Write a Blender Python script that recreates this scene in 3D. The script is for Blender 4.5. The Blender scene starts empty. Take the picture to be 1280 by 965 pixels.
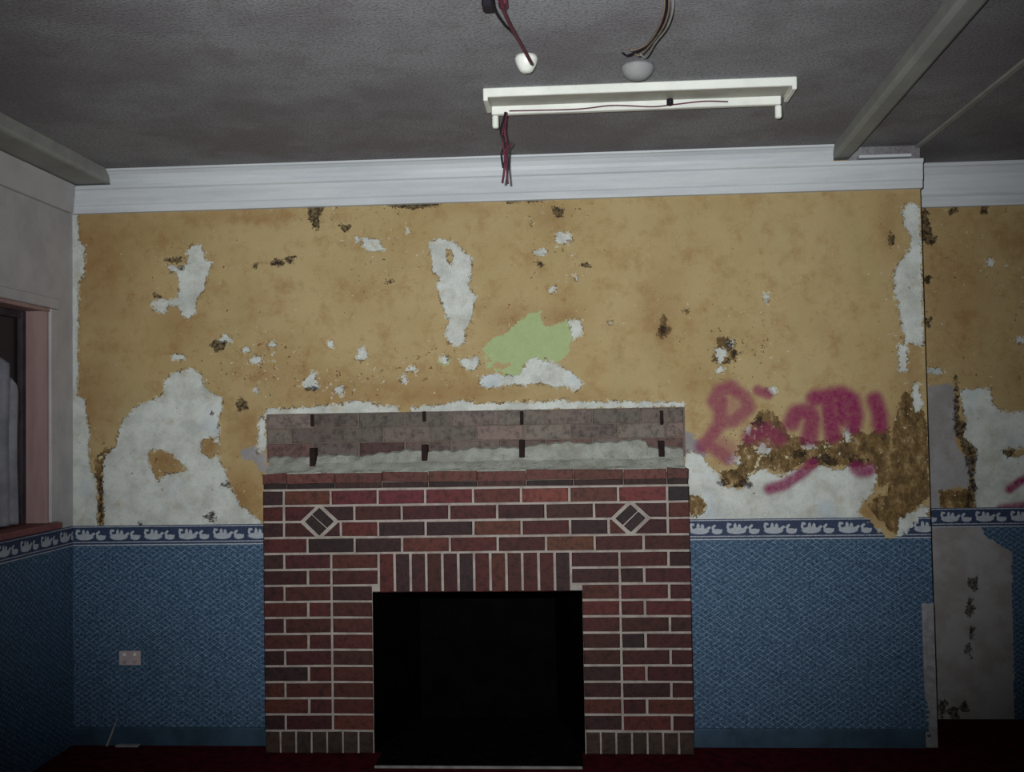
import bpy, math, random
import numpy as np
from mathutils import Vector, Matrix

random.seed(7)
SC = bpy.context.scene
COL = SC.collection

# ------------------------------------------------------------------ camera
F_PX, YAW, PITCH, ROLL = 1254.44, 0.0632, 0.0337, -0.0170
CAM = np.array([0.4874, -4.7952, 1.5428])
_f = np.array([-math.sin(YAW)*math.cos(PITCH), math.cos(YAW)*math.cos(PITCH), math.sin(PITCH)])
_r0 = np.array([math.cos(YAW), math.sin(YAW), 0.0])
_u0 = np.cross(_r0, _f)
_r = math.cos(ROLL)*_r0 + math.sin(ROLL)*_u0
_u = -math.sin(ROLL)*_r0 + math.cos(ROLL)*_u0
cd = bpy.data.cameras.new('camera')
cam = bpy.data.objects.new('camera', cd)
COL.objects.link(cam)
cd.sensor_width = 36.0
cd.lens = 36.0*F_PX/1280.0
cd.clip_start = 0.05
M = Matrix.Identity(4)
for i in range(3):
    M[i][0], M[i][1], M[i][2], M[i][3] = _r[i], _u[i], -_f[i], CAM[i]
cam.matrix_world = M
SC.camera = cam

# ------------------------------------------------------------------ light
w = bpy.data.worlds.new('night_sky')
SC.world = w
w.use_nodes = True
w.node_tree.nodes['Background'].inputs[0].default_value = (0.10, 0.12, 0.16, 1)
w.node_tree.nodes['Background'].inputs[1].default_value = 0.12

# the hand-held flash that lit the room, just above the lens
fl = bpy.data.lights.new('camera_flash', 'SPOT')
fl.energy = 770
fl.color = (0.97, 1.0, 0.99)
fl.spot_size = math.radians(76)
fl.spot_blend = 1.0
fl.shadow_soft_size = 0.02
flo = bpy.data.objects.new('camera_flash', fl)
COL.objects.link(flo)
flo.location = Vector(CAM - _r*0.07 + _u*0.05)
_aim = _f + _r*(650-640)/F_PX - _u*(345-482.5)/F_PX
flo.rotation_euler = Vector(_aim).to_track_quat('-Z', 'Y').to_euler()

vs = SC.view_settings
vs.view_transform = 'Standard'
vs.look = 'None'
vs.gamma = 1.0
vs.exposure = 0.0
vs.use_curve_mapping = False


# ------------------------------------------------------------------ photo pixel -> place
def ray(x, y):
    return _f + _r*(x-640)/F_PX - _u*(y-482.5)/F_PX
def onY(x, y, Y=0.0):
    d = ray(x, y); return CAM + d*((Y-CAM[1])/d[1])
def onZ(x, y, Z):
    d = ray(x, y); return CAM + d*((Z-CAM[2])/d[2])

# room dimensions (metres)
XL, XR = -1.986, 2.121          # left wall, right corner of the chimney breast
AY = 0.437                       # alcove depth
CZ = 2.80                        # ceiling
XE, YF = 4.3, -6.3               # far right wall, wall behind the photographer
ZB0, ZB1 = 0.962, 1.060          # wallpaper border
FY = -0.115                      # fireplace face
ZT, CH, BL = 1.2283, 0.075, 0.225   # top of first brick course, course height, brick pitch
OX0, OX1, OZ = -0.482, 0.501, 0.745  # firebox opening


# ------------------------------------------------------------------ helpers
class MB:
    def __init__(self):
        self.v, self.f = [], []
    def add(self, vs, fs):
        n = len(self.v)
        self.v += [tuple(p) for p in vs]
        self.f += [tuple(n+i for i in f) for f in fs]
        return self
    def box(self, x0, x1, y0, y1, z0, z1, b=0.0):
        if b <= 0:
            v = [(x, y, z) for x in (x0, x1) for y in (y0, y1) for z in (z0, z1)]
            return self.add(v, [(0,1,3,2), (4,6,7,5), (0,4,5,1), (2,3,7,6), (0,2,6,4), (1,5,7,3)])
        # chamfered box
        lo, hi = (x0, y0, z0), (x1, y1, z1)
        vs = []; idx = {}
        for cx in (0, 1):
            for cy in (0, 1):
                for cz in (0, 1):
                    c = (cx, cy, cz)
                    for ax in range(3):
                        p = []
                        for k in range(3):
                            e = lo[k] if c[k] == 0 else hi[k]
                            if k != ax:
                                e += b if c[k] == 0 else -b
                            p.append(e)
                        idx[(c, ax)] = len(vs); vs.append(p)
        fs = []
        for ax in range(3):
            a, d = [k for k in range(3) if k != ax]
            for s in (0, 1):
                q = []
                for (i, j) in ((0,0), (1,0), (1,1), (0,1)):
                    c = [0,0,0]; c[ax] = s; c[a] = i; c[d] = j
                    q.append(idx[(tuple(c), ax)])
                fs.append(tuple(q))
        for ax in range(3):          # edges along ax
            a, d = [k for k in range(3) if k != ax]
            for i in (0, 1):
                for j in (0, 1):
                    c0 = [0,0,0]; c0[a] = i; c0[d] = j
                    c1 = list(c0); c1[ax] = 1
                    c0, c1 = tuple(c0), tuple(c1)
                    fs.append((idx[(c0,a)], idx[(c1,a)], idx[(c1,d)], idx[(c0,d)]))
        for cx in (0, 1):
            for cy in (0, 1):
                for cz in (0, 1):
                    c = (cx, cy, cz)
                    fs.append((idx[(c,0)], idx[(c,1)], idx[(c,2)]))
        return self.add(vs, fs)
    def extrude_x(self, prof, x0, x1, cap=True):      # profile of (y, z)
        n = len(prof)
        vs = [(x0, y, z) for y, z in prof] + [(x1, y, z) for y, z in prof]
        fs = [(i, (i+1) % n, n+(i+1) % n, n+i) for i in range(n)]
        if cap: fs += [tuple(range(n)), tuple(range(n, 2*n))]
        return self.add(vs, fs)
    def extrude_y(self, prof, y0, y1):                 # profile of (x, z)
        n = len(prof)
        vs = [(x, y0, z) for x, z in prof] + [(x, y1, z) for x, z in prof]
        fs = [(i, (i+1) % n, n+(i+1) % n, n+i) for i in range(n)]
        fs += [tuple(range(n)), tuple(range(n, 2*n))]
        return self.add(vs, fs)
    def tube(self, pts, r, n=8, r1=None):
        pts = [Vector(p) for p in pts]
        rings = []
        ref = Vector((0.3, 0.2, 0.9)).normalized()
        for i, p in enumerate(pts):
            t = (pts[min(i+1, len(pts)-1)] - pts[max(i-1, 0)]).normalized()
            a = t.cross(ref)
            if a.length < 1e-3: a = t.cross(Vector((1, 0, 0)))
            a.normalize(); b = t.cross(a)
            rr = r if r1 is None else r + (r1-r)*i/(len(pts)-1)
            rings.append([p + a*rr*math.cos(2*math.pi*k/n) + b*rr*math.sin(2*math.pi*k/n) for k in range(n)])
        vs = [q for rg in rings for q in rg]
        fs = [(i*n+k, i*n+(k+1) % n, (i+1)*n+(k+1) % n, (i+1)*n+k) for i in range(len(pts)-1) for k in range(n)]
        fs += [tuple(range(n)), tuple(range((len(pts)-1)*n, len(pts)*n))]
        return self.add(vs, fs)
    def lathe(self, prof, c, n=28):                    # profile of (radius, z) about vertical axis
        vs = [(c[0]+r*math.cos(2*math.pi*k/n), c[1]+r*math.sin(2*math.pi*k/n), c[2]+z) for r, z in prof for k in range(n)]
        m = len(prof)
        fs = [(i*n+k, i*n+(k+1) % n, (i+1)*n+(k+1) % n, (i+1)*n+k) for i in range(m-1) for k in range(n)]
        fs += [tuple(range(n)), tuple(range((m-1)*n, m*n))]
        return self.add(vs, fs)
    def mesh(self, name):
        import bmesh
        me = bpy.data.meshes.new(name)
        me.from_pydata(self.v, [], self.f)
        bm = bmesh.new(); bm.from_mesh(me)
        bmesh.ops.recalc_face_normals(bm, faces=bm.faces)
        bm.to_mesh(me); bm.free()
        return me
    def build(self, name, mat, parent=None, smooth=False):
        me = self.mesh(name)
        return link(name, me, mat, parent, smooth)

def link(name, me, mat, parent=None, smooth=False):
    if mat is not None and len(me.materials) == 0: me.materials.append(mat)
    if smooth:
        me.polygons.foreach_set('use_smooth', [True]*len(me.polygons))
    o = bpy.data.objects.new(name, me)
    COL.objects.link(o)
    if parent is not None: o.parent = parent
    return o

def empty(name, loc=(0, 0, 0)):
    o = bpy.data.objects.new(name, None)
    o.empty_display_size = 0.1
    COL.objects.link(o)
    o.location = loc
    return o

def rebase(root):
    """children were built in world coordinates: keep them there under a root that is not at the origin"""
    inv = Matrix.Translation(root.location).inverted()
    for c in root.children:
        c.matrix_parent_inverse = inv

def tag(o, label, cat=None, group=None, kind=None):
    o['label'] = label
    if cat: o['category'] = cat
    if group: o['group'] = group
    if kind: o['kind'] = kind
    return o

def spline(pts, n=8):
    pts = [np.array(p, float) for p in pts]
    P = [2*pts[0]-pts[1]] + pts + [2*pts[-1]-pts[-2]]
    out = []
    for i in range(1, len(P)-2):
        for k in range(n):
            t = k/n
            a, b, c, d = P[i-1], P[i], P[i+1], P[i+2]
            out.append(0.5*((2*b)+(-a+c)*t+(2*a-5*b+4*c-d)*t*t+(-a+3*b-3*c+d)*t**3))
    out.append(pts[-1])
    return out


# ------------------------------------------------------------------ materials
def rgb(r, g, b):
    def l(c):
        c /= 255.0
        return c/12.92 if c <= 0.04045 else ((c+0.055)/1.055)**2.4
    return (l(r), l(g), l(b), 1.0)

class NT:
    def __init__(self, name):
        self.m = bpy.data.materials.new(name)
        self.m.use_nodes = True
        self.t = self.m.node_tree
        self.t.nodes.clear()
        self.out = self.t.nodes.new('ShaderNodeOutputMaterial')
        self.b = self.t.nodes.new('ShaderNodeBsdfPrincipled')
        self.t.links.new(self.b.outputs[0], self.out.inputs[0])
        tc = self.t.nodes.new('ShaderNodeTexCoord')
        self.co = tc.outputs['Object']
    def set(self, sock, v):
        if isinstance(v, bpy.types.NodeSocket): self.t.links.new(v, sock)
        else:
            if hasattr(sock.default_value, '__len__') and len(sock.default_value) == 4 and len(v) == 3: v = (*v, 1)
            sock.default_value = v
    def inp(self, k, v): self.set(self.b.inputs[k], v)
    def math(self, op, a, b=0.0, clamp=False):
        n = self.t.nodes.new('ShaderNodeMath'); n.operation = op; n.use_clamp = clamp
        self.set(n.inputs[0], a); self.set(n.inputs[1], b)
        return n.outputs[0]
    def noise(self, scale, detail=4, rough=0.55, vec=None, color=False, stretch=None):
        n = self.t.nodes.new('ShaderNodeTexNoise')
        n.inputs['Scale'].default_value = scale
        n.inputs['Detail'].default_value = detail
        n.inputs['Roughness'].default_value = rough
        v = vec or self.co
        if stretch:
            mp = self.t.nodes.new('ShaderNodeMapping'); mp.inputs['Scale'].default_value = stretch
            self.t.links.new(v, mp.inputs[0]); v = mp.outputs[0]
        self.t.links.new(v, n.inputs['Vector'])
        return n.outputs['Color' if color else 'Fac']
    def mix(self, fac, a, b, mode='MIX'):
        n = self.t.nodes.new('ShaderNodeMix'); n.data_type = 'RGBA'; n.blend_type = mode
        self.set(n.inputs['Factor'], fac)
        self.set(n.inputs[6], a); self.set(n.inputs[7], b)
        return n.outputs[2]
    def ramp(self, fac, stops):
        n = self.t.nodes.new('ShaderNodeValToRGB')
        el = n.color_ramp.elements
        while len(el) < len(stops): el.new(0.5)
        for e, (p, c) in zip(el, stops):
            e.position = p; e.color = c if len(c) == 4 else (*c, 1)
        self.set(n.inputs[0], fac)
        return n.outputs[0]
    def step(self, v, lo, hi):
        n = self.t.nodes.new('ShaderNodeMapRange')
        n.interpolation_type = 'SMOOTHSTEP'
        self.set(n.inputs[0], v)
        n.inputs[1].default_value = lo; n.inputs[2].default_value = hi
        return n.outputs[0]
    def bump(self, h, dist=0.004, strength=0.6):
        n = self.t.nodes.new('ShaderNodeBump')
        n.inputs['Strength'].default_value = strength
        n.inputs['Distance'].default_value = dist
        self.set(n.inputs['Height'], h)
        self.t.links.new(n.outputs[0], self.b.inputs['Normal'])
    def attr(self, name, kind='GEOMETRY'):
        n = self.t.nodes.new('ShaderNodeAttribute'); n.attribute_name = name; n.attribute_type = kind
        return n
    def sep(self, c):
        n = self.t.nodes.new('ShaderNodeSeparateColor'); self.t.links.new(c, n.inputs[0]); return n.outputs
    def sepxyz(self, c):
        n = self.t.nodes.new('ShaderNodeSeparateXYZ'); self.t.links.new(c, n.inputs[0]); return n.outputs

def mottled(name, c1, c2, scale=6, rough=0.7, bump=0.002, c3=None, fine=180, spec=0.2, stretch=None):
    t = NT(name)
    f = t.step(t.noise(scale, 6, 0.65, stretch=stretch), 0.35, 0.68)
    c = t.mix(f, c1, c2)
    if c3 is not None:
        c = t.mix(t.step(t.noise(scale*3.1, 5, 0.7), 0.55, 0.72), c, c3)
    fn = t.noise(fine, 3, 0.6)
    c = t.mix(t.math('MULTIPLY', fn, 0.30), c, (c1[0]*0.45, c1[1]*0.45, c1[2]*0.45, 1))
    t.inp('Base Color', c); t.inp('Roughness', rough); t.inp('Specular IOR Level', spec)
    if bump: t.bump(t.math('ADD', t.noise(scale*8, 4), t.math('MULTIPLY', fn, 0.5)), bump, 0.6)
    return t.m

def plaster_wall_material():
    """ochre paint over plaster; the painted-on wear comes from fields stored on the wall mesh"""
    t = NT('peeling_ochre_paint')
    A = t.attr('wearA'); B = t.attr('wearB')
    a = t.sep(A.outputs['Color']); b = t.sep(B.outputs['Color'])
    n1 = t.noise(38, 5, 0.65); n2 = t.noise(150, 3, 0.6)
    edge = t.math('ADD', t.math('MULTIPLY', t.math('SUBTRACT', n1, 0.5), 0.062),
                  t.math('MULTIPLY', t.math('SUBTRACT', n2, 0.5), 0.034))
    def mask(s, lo=-0.0012, hi=0.0012): return t.step(t.math('ADD', s, edge), lo, hi)
    # the paint itself
    big = t.noise(1.7, 5, 0.6)
    och = t.mix(t.step(big, 0.36, 0.64), rgb(166, 145, 102), rgb(176, 156, 114))
    och = t.mix(t.math('MULTIPLY', t.step(t.noise(8, 6, 0.72), 0.46, 0.68), 0.7), och, rgb(150, 120, 78))
    och = t.mix(t.math('MULTIPLY', t.step(t.noise(21, 5, 0.7), 0.50, 0.66), 0.45), och, rgb(176, 150, 112))
    och = t.mix(t.math('MULTIPLY', t.step(t.noise(14, 5, 0.75), 0.56, 0.70), 0.45), och, rgb(140, 98, 60))
    och = t.mix(t.math('MULTIPLY', t.step(t.noise(3.1, 4, 0.6, stretch=(1, 1, 0.5)), 0.52, 0.75), 0.40), och, rgb(160, 150, 106))
    # stains with a shape of their own, plus the dimness painted over the alcove
    stain = t.math('MULTIPLY', t.math('MULTIPLY', b[2], 0.85), t.math('ADD', 0.45, t.math('MULTIPLY', t.noise(16, 5, 0.7), 1.1)), True)
    och = t.mix(stain, och, rgb(134, 98, 58))
    # scattered chips and flecks
    dens = B.outputs['Alpha']
    def flecks(scale, base, gain, off):
        mp = t.t.nodes.new('ShaderNodeMapping'); mp.inputs['Location'].default_value = (off, off*.7, off*1.3)
        t.t.links.new(t.co, mp.inputs[0])
        v = t.math('ADD', t.noise(scale, 4, 0.6, vec=mp.outputs[0]), t.math('MULTIPLY', dens, gain))
        return t.step(v, base, base+0.02)
    och = t.mix(flecks(34, 0.735, 0.10, 1.7), och, rgb(120, 84, 46))
    och = t.mix(flecks(48, 0.725, 0.10, 4.1), och, rgb(192, 188, 172))
    och = t.mix(t.math('MULTIPLY', flecks(70, 0.730, 0.09, 9.3), 0.9), och, rgb(66, 46, 26))
    # smeared mortar beside the mantel
    c = t.mix(t.math('MULTIPLY', mask(b[1], -0.006, 0.006), 0.97), och, t.mix(t.step(t.noise(6, 5, 0.65), 0.4, 0.62), rgb(150, 148, 150), rgb(134, 130, 130)))
    # rough brown render under the paint
    br = t.ramp(t.noise(17, 8, 0.78, stretch=(1.2, 1, 0.8)), [(0.34, rgb(52, 42, 26)), (0.46, rgb(96, 76, 46)), (0.55, rgb(124, 98, 62)), (0.68, rgb(170, 152, 118))])
    mb_ = mask(A.outputs['Alpha'])
    c = t.mix(mb_, c, br)
    c = t.mix(t.math('MULTIPLY', mb_, flecks(33, 0.715, 0.11, 23.3)), c, rgb(188, 180, 150))
    c = t.mix(t.math('MULTIPLY', mb_, flecks(30, 0.73, 0.11, 29.7)), c, rgb(44, 36, 26))
    # green undercoat, then bare white plaster
    gr = t.mix(t.noise(20, 4, 0.6), rgb(152, 168, 114), rgb(168, 182, 138))
    c = t.mix(mask(a[1]), c, gr)
    wh = t.mix(t.step(t.noise(9, 6, 0.65), 0.35, 0.7), rgb(202, 206, 202), rgb(172, 174, 168))
    wh = t.mix(t.math('MULTIPLY', t.step(t.noise(11, 6, 0.75), 0.52, 0.70), 0.6), wh, rgb(168, 156, 130))
    wh = t.mix(t.math('MULTIPLY', t.step(t.noise(5, 3, 0.5), 0.58, 0.7), 0.4), wh, rgb(166, 180, 194))
    mw = mask(a[0])
    rim_shade = t.math('MULTIPLY', t.step(t.math('ABSOLUTE', t.math('ADD', t.math('ADD', a[0], edge), 0.004)), 0.006, 0.002), t.step(t.noise(22, 4, 0.7), 0.47, 0.58))
    c = t.mix(t.math('MULTIPLY', rim_shade, 0.8), c, rgb(84, 62, 36))  # shadow outline of the peeled edges, painted into the colour
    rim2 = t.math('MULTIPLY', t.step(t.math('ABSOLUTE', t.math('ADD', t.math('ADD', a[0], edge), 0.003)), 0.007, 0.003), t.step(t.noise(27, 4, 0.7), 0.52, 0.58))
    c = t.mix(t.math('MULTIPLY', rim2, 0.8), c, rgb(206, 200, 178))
    c = t.mix(mw, c, wh)
    c = t.mix(t.math('MULTIPLY', t.math('MULTIPLY', mw, flecks(40, 0.74, 0.10, 13.1)), 0.85), c, rgb(124, 92, 54))
    c = t.mix(t.math('MULTIPLY', t.math('MULTIPLY', mw, flecks(75, 0.75, 0.09, 17.9)), 0.8), c, rgb(60, 46, 34))
    # dark holes and mould, plus the corner shadow painted on the alcove
    md = mask(a[2])
    c = t.mix(t.math('MULTIPLY', md, t.math('ADD', 0.6, t.math('MULTIPLY', t.step(t.noise(60, 4, 0.7), 0.40, 0.60), 0.38))), c, rgb(38, 28, 20))
    # sprayed magenta
    pk = t.math('MULTIPLY', b[0], t.math('ADD', 0.55, t.math('MULTIPLY', t.noise(45, 4, 0.7), 0.75)), True)
    c = t.mix(pk, c, rgb(128, 30, 80))
    gn = t.step(t.noise(300, 2, 0.6), 0.35, 0.65)
    c = t.mix(t.math('MULTIPLY', gn, 0.30), c, t.mix(1.0, c, (0.45, 0.42, 0.4, 1), 'MULTIPLY'))
    t.inp('Base Color', c); t.inp('Roughness', 0.72); t.inp('Specular IOR Level', 0.18)
    paint = t.math('SUBTRACT', 1.0, t.math('MAXIMUM', mw, md))
    t.bump(t.math('ADD', paint, t.math('MULTIPLY', n1, 0.6)), 0.004, 0.7)
    return t.m

def wallpaper_material(axis):
    """blue dado paper with a fine pale trellis; axis = the wall's horizontal axis"""
    t = NT('blue_trellis_paper_'+('x' if axis == 0 else 'y'))
    p = t.sepxyz(t.co)
    s, z = p[axis], p[2]
    wob = t.math('MULTIPLY', t.noise(9, 2), 0.004)
    s = t.math('ADD', s, wob)
    def line(sign):
        v = t.math('ADD', t.math('MULTIPLY', s, 1/0.040), t.math('MULTIPLY', z, sign/0.026))
        fr = t.math('FRACT', v)
        return t.step(t.math('ABSOLUTE', t.math('SUBTRACT', fr, 0.5)), 0.13, 0.05)
    lat = t.math('MAXIMUM', line(1.0), line(-1.0))
    base = t.mix(t.noise(5, 5, 0.6), rgb(56, 80, 108), rgb(66, 92, 120))
    base = t.mix(t.math('MULTIPLY', t.step(t.noise(150, 3, 0.6), 0.44, 0.6), 0.7), base, rgb(24, 36, 54))
    c = t.mix(t.math('MULTIPLY', lat, t.math('MULTIPLY', t.step(t.noise(90, 4, 0.7), 0.38, 0.62), 0.72)), base, rgb(122, 150, 172))
    c = t.mix(t.math('MULTIPLY', t.step(t.noise(3.5, 5, 0.7), 0.52, 0.75), 0.35), c, rgb(44, 74, 84))
    t.inp('Base Color', c); t.inp('Roughness', 0.62); t.inp('Specular IOR Level', 0.2)
    t.bump(t.noise(120, 3), 0.001, 0.5)
    return t.m

def border_material():
    t = NT('bird_border_paper')
    a = t.attr('motif')
    m = t.step(t.math('ADD', a.outputs['Fac'], t.math('MULTIPLY', t.math('SUBTRACT', t.noise(260, 2), 0.5), 0.006)), -0.0012, 0.0012)
    base = t.mix(t.noise(70, 4, 0.7), rgb(24, 32, 56), rgb(58, 72, 100))
    wh = t.mix(t.noise(90, 3), rgb(178, 182, 188), rgb(126, 134, 146))
    t.inp('Base Color', t.mix(m, base, wh)); t.inp('Roughness', 0.6); t.inp('Specular IOR Level', 0.2)
    return t.m

def brick_material():
    t = NT('red_brick')
    oi = t.t.nodes.new('ShaderNodeObjectInfo')
    c = oi.outputs['Color']
    off = t.t.nodes.new('ShaderNodeVectorMath'); off.operation = 'ADD'
    t.t.links.new(t.co, off.inputs[0])
    t.t.links.new(oi.outputs['Location'], off.inputs[1])
    v = off.outputs[0]
    n1 = t.noise(34, 6, 0.7, vec=v); n2 = t.noise(190, 3, 0.6, vec=v)
    c2 = t.mix(1.0, c, (0.40, 0.40, 0.42, 1), 'MULTIPLY')
    c = t.mix(t.step(n1, 0.42, 0.68), c, c2)
    c = t.mix(t.math('MULTIPLY', t.step(n2, 0.5, 0.75), 0.5), c, (0.035, 0.018, 0.018, 1))
    t.inp('Base Color', c); t.inp('Roughness', 0.62); t.inp('Specular IOR Level', 0.25)
    t.bump(t.math('ADD', n1, n2), 0.003, 0.6)
    return t.m

MAT = {}
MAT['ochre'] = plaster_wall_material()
MAT['paper_x'] = wallpaper_material(0)
MAT['paper_y'] = wallpaper_material(1)
MAT['border'] = border_material()
MAT['brick'] = brick_material()
MAT['mortar'] = mottled('grey_mortar', rgb(170, 160, 154), rgb(138, 128, 122), 14, 0.85, 0.003, fine=240)
MAT['rough_mortar'] = mottled('rough_old_mortar', rgb(160, 164, 156), rgb(132, 132, 124), 11, 0.9, 0.006, rgb(112, 96, 90), fine=120)
MAT['taupe_mortar'] = mottled('taupe_mortar', rgb(116, 102, 94), rgb(100, 87, 80), 16, 0.9, 0.005, rgb(124, 114, 106), fine=120)
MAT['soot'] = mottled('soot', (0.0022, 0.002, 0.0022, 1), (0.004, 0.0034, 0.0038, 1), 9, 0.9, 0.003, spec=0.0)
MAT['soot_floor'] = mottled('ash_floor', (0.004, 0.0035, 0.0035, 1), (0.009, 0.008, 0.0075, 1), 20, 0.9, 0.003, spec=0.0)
MAT['white_trim'] = mottled('white_gloss_trim', rgb(200, 204, 208), rgb(182, 186, 192), 5, 0.45, 0.0008, stretch=(0.3, 3, 3))
t = NT('stippled_ceiling')
_n = t.noise(2.0, 5, 0.6); _g = t.noise(95, 4, 0.7)
_c = t.mix(t.step(_n, 0.38, 0.64), rgb(142, 142, 146), rgb(124, 120, 124))
_c = t.mix(t.math('MULTIPLY', t.step(t.noise(5, 4, 0.7), 0.52, 0.7), 0.4), _c, rgb(112, 104, 102))
_c = t.mix(t.math('MULTIPLY', t.step(_g, 0.46, 0.60), 0.55), _c, rgb(88, 86, 88))
t.inp('Base Color', _c); t.inp('Roughness', 0.9); t.inp('Specular IOR Level', 0.1)
t.bump(_g, 0.006, 0.9)
MAT['ceiling'] = t.m
MAT['beam'] = mottled('grey_beam', rgb(146, 147, 144), rgb(130, 131, 128), 5, 0.7, 0.001)
MAT['left_plaster'] = mottled('pale_wall_paint', rgb(180, 178, 180), rgb(164, 162, 166), 4, 0.75, 0.002)
MAT['carpet'] = mottled('maroon_carpet', rgb(82, 22, 32), rgb(50, 14, 22), 18, 0.95, 0.006, rgb(40, 14, 20), fine=300, spec=0.03)
MAT['skirting'] = mottled('slate_blue_skirting', rgb(56, 78, 98), rgb(42, 60, 76), 7, 0.6, 0.001)
MAT['pink_wood'] = mottled('pink_primed_wood', rgb(156, 130, 128), rgb(140, 112, 112), 7, 0.6, 0.001, stretch=(2, 2, 0.3))
MAT['red_sill'] = mottled('red_oxide_sill', rgb(128, 80, 82), rgb(104, 62, 64), 9, 0.6, 0.001)
MAT['sash'] = mottled('dark_sash', rgb(66, 58, 66), rgb(44, 38, 46), 8, 0.6, 0.001)
MAT['curtain'] = mottled('grey_lilac_net', rgb(132, 132, 142), rgb(108, 108, 118), 8, 0.9, 0.002)
MAT['enamel'] = mottled('white_enamel', rgb(222, 224, 218), rgb(206, 208, 202), 6, 0.35, 0.0, spec=0.4)
MAT['tray_inside'] = mottled('aged_enamel', rgb(168, 166, 154), rgb(148, 146, 136), 7, 0.5, 0.0)
MAT['socket'] = mottled('aged_plastic', rgb(178, 164, 166), rgb(164, 150, 154), 20, 0.4, 0.0, spec=0.4)
MAT['wire_maroon'] = mottled('maroon_sheath', rgb(98, 46, 62), rgb(74, 34, 48), 30, 0.5, 0.0)
MAT['wire_dark'] = mottled('black_sheath', rgb(28, 24, 32), rgb(20, 18, 24), 30, 0.5, 0.0)
MAT['wire_tan'] = mottled('tan_sheath', rgb(112, 98, 86), rgb(92, 80, 72), 30, 0.5, 0.0)
MAT['wire_grey'] = mottled('grey_sheath', rgb(120, 122, 120), rgb(104, 106, 104), 30, 0.5, 0.0)
MAT['wood_dark'] = mottled('charred_plug', rgb(44, 30, 28), rgb(28, 20, 20), 30, 0.9, 0.002)
MAT['scrap'] = mottled('pale_scrap', rgb(150, 148, 152), rgb(120, 116, 120), 20, 0.8, 0.001)
MAT['boss'] = mottled('painted_over_boss', rgb(142, 142, 142), rgb(128, 128, 130), 12, 0.85, 0.001)
MAT['steel'] = mottled('dull_steel', rgb(138, 136, 136), rgb(110, 108, 108), 20, 0.6, 0.0)
g = NT('window_glass')
g.inp('Base Color', (0.02, 0.025, 0.03, 1)); g.inp('Roughness', 0.06); g.inp('Transmission Weight', 0.6); g.inp('IOR', 1.45)
MAT['glass'] = g.m


# ------------------------------------------------------------------ wear fields
def sdf_poly(P, X, Z):
    """signed distance to polygon (+ inside), metres"""
    P = np.array(P)
    d = np.full(X.shape, 1e9); inside = np.zeros(X.shape, bool)
    n = len(P)
    for i in range(n):
        a, b = P[i], P[(i+1) % n]
        e = b-a; L = max(e@e, 1e-12)
        t = np.clip(((X-a[0])*e[0]+(Z-a[1])*e[1])/L, 0, 1)
        d = np.minimum(d, np.hypot(X-a[0]-t*e[0], Z-a[1]-t*e[1]))
        cr = (a[1] > Z) != (b[1] > Z)
        xi = a[0]+(Z-a[1])*(b[0]-a[0])/(b[1]-a[1] if abs(b[1]-a[1]) > 1e-12 else 1e-12)
        inside ^= cr & (X < xi)
    return np.where(inside, d, -d)
def d_path(P, X, Z):
    P = np.array(P); d = np.full(X.shape, 1e9)
    for i in range(len(P)-1):
        a, b = P[i], P[i+1]; e = b-a; L = max(e@e, 1e-12)
        t = np.clip(((X-a[0])*e[0]+(Z-a[1])*e[1])/L, 0, 1)
        d = np.minimum(d, np.hypot(X-a[0]-t*e[0], Z-a[1]-t*e[1]))
    return d
def wallpts(pts, Y): return [onY(x, y, Y)[[0, 2]] for x, y in pts]

class Wear:
    def __init__(self, X, Z, Y):
        self.X, self.Z, self.Y = X, Z, Y
        n = X.shape
        self.f = {k: np.full(n, -0.06) for k in 'wgdbs'}
        self.p = np.zeros(n); self.o = np.zeros(n); self.k = np.zeros(n)
    def poly(self, k, pts, cut=False):
        s = sdf_poly(wallpts(pts, self.Y), self.X, self.Z)
        if cut: self.f[k] = np.minimum(self.f[k], -s)
        else: self.f[k] = np.maximum(self.f[k], s)
    def blob(self, k, x, y, rx, ry=None, ang=0.0):
        ry = ry or rx
        pts = []
        for i in range(12):
            a = 2*math.pi*i/12; r = 1+0.25*math.sin(3*a+x)+0.15*math.sin(5*a+y)
            px, py = rx*r*math.cos(a), ry*r*math.sin(a)
            pts.append((x+px*math.cos(ang)-py*math.sin(ang), y+px*math.sin(ang)+py*math.cos(ang)))
        self.poly(k, pts)
    def spray(self, pts, wpx, amt=1.0):
        d = d_path(wallpts(pts, self.Y), self.X, self.Z)/(wpx/265.0)
        self.p = np.maximum(self.p, amt*np.clip(1.25-0.75*d**2, 0, 1)*np.exp(-0.25*d**2))
    def chips(self, x, y, rx, ry, amt):
        c = onY(x, y, self.Y)
        q = ((self.X-c[0])/(rx/265.0))**2+((self.Z-c[2])/(ry/265.0))**2
        self.k = np.maximum(self.k, amt*np.exp(-q))
    def stain(self, x, y, rx, ry, amt):
        c = onY(x, y, self.Y)
        q = ((self.X-c[0])/(rx/265.0))**2+((self.Z-c[2])/(ry/265.0))**2
        self.o = np.maximum(self.o, amt*np.exp(-q))

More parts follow.
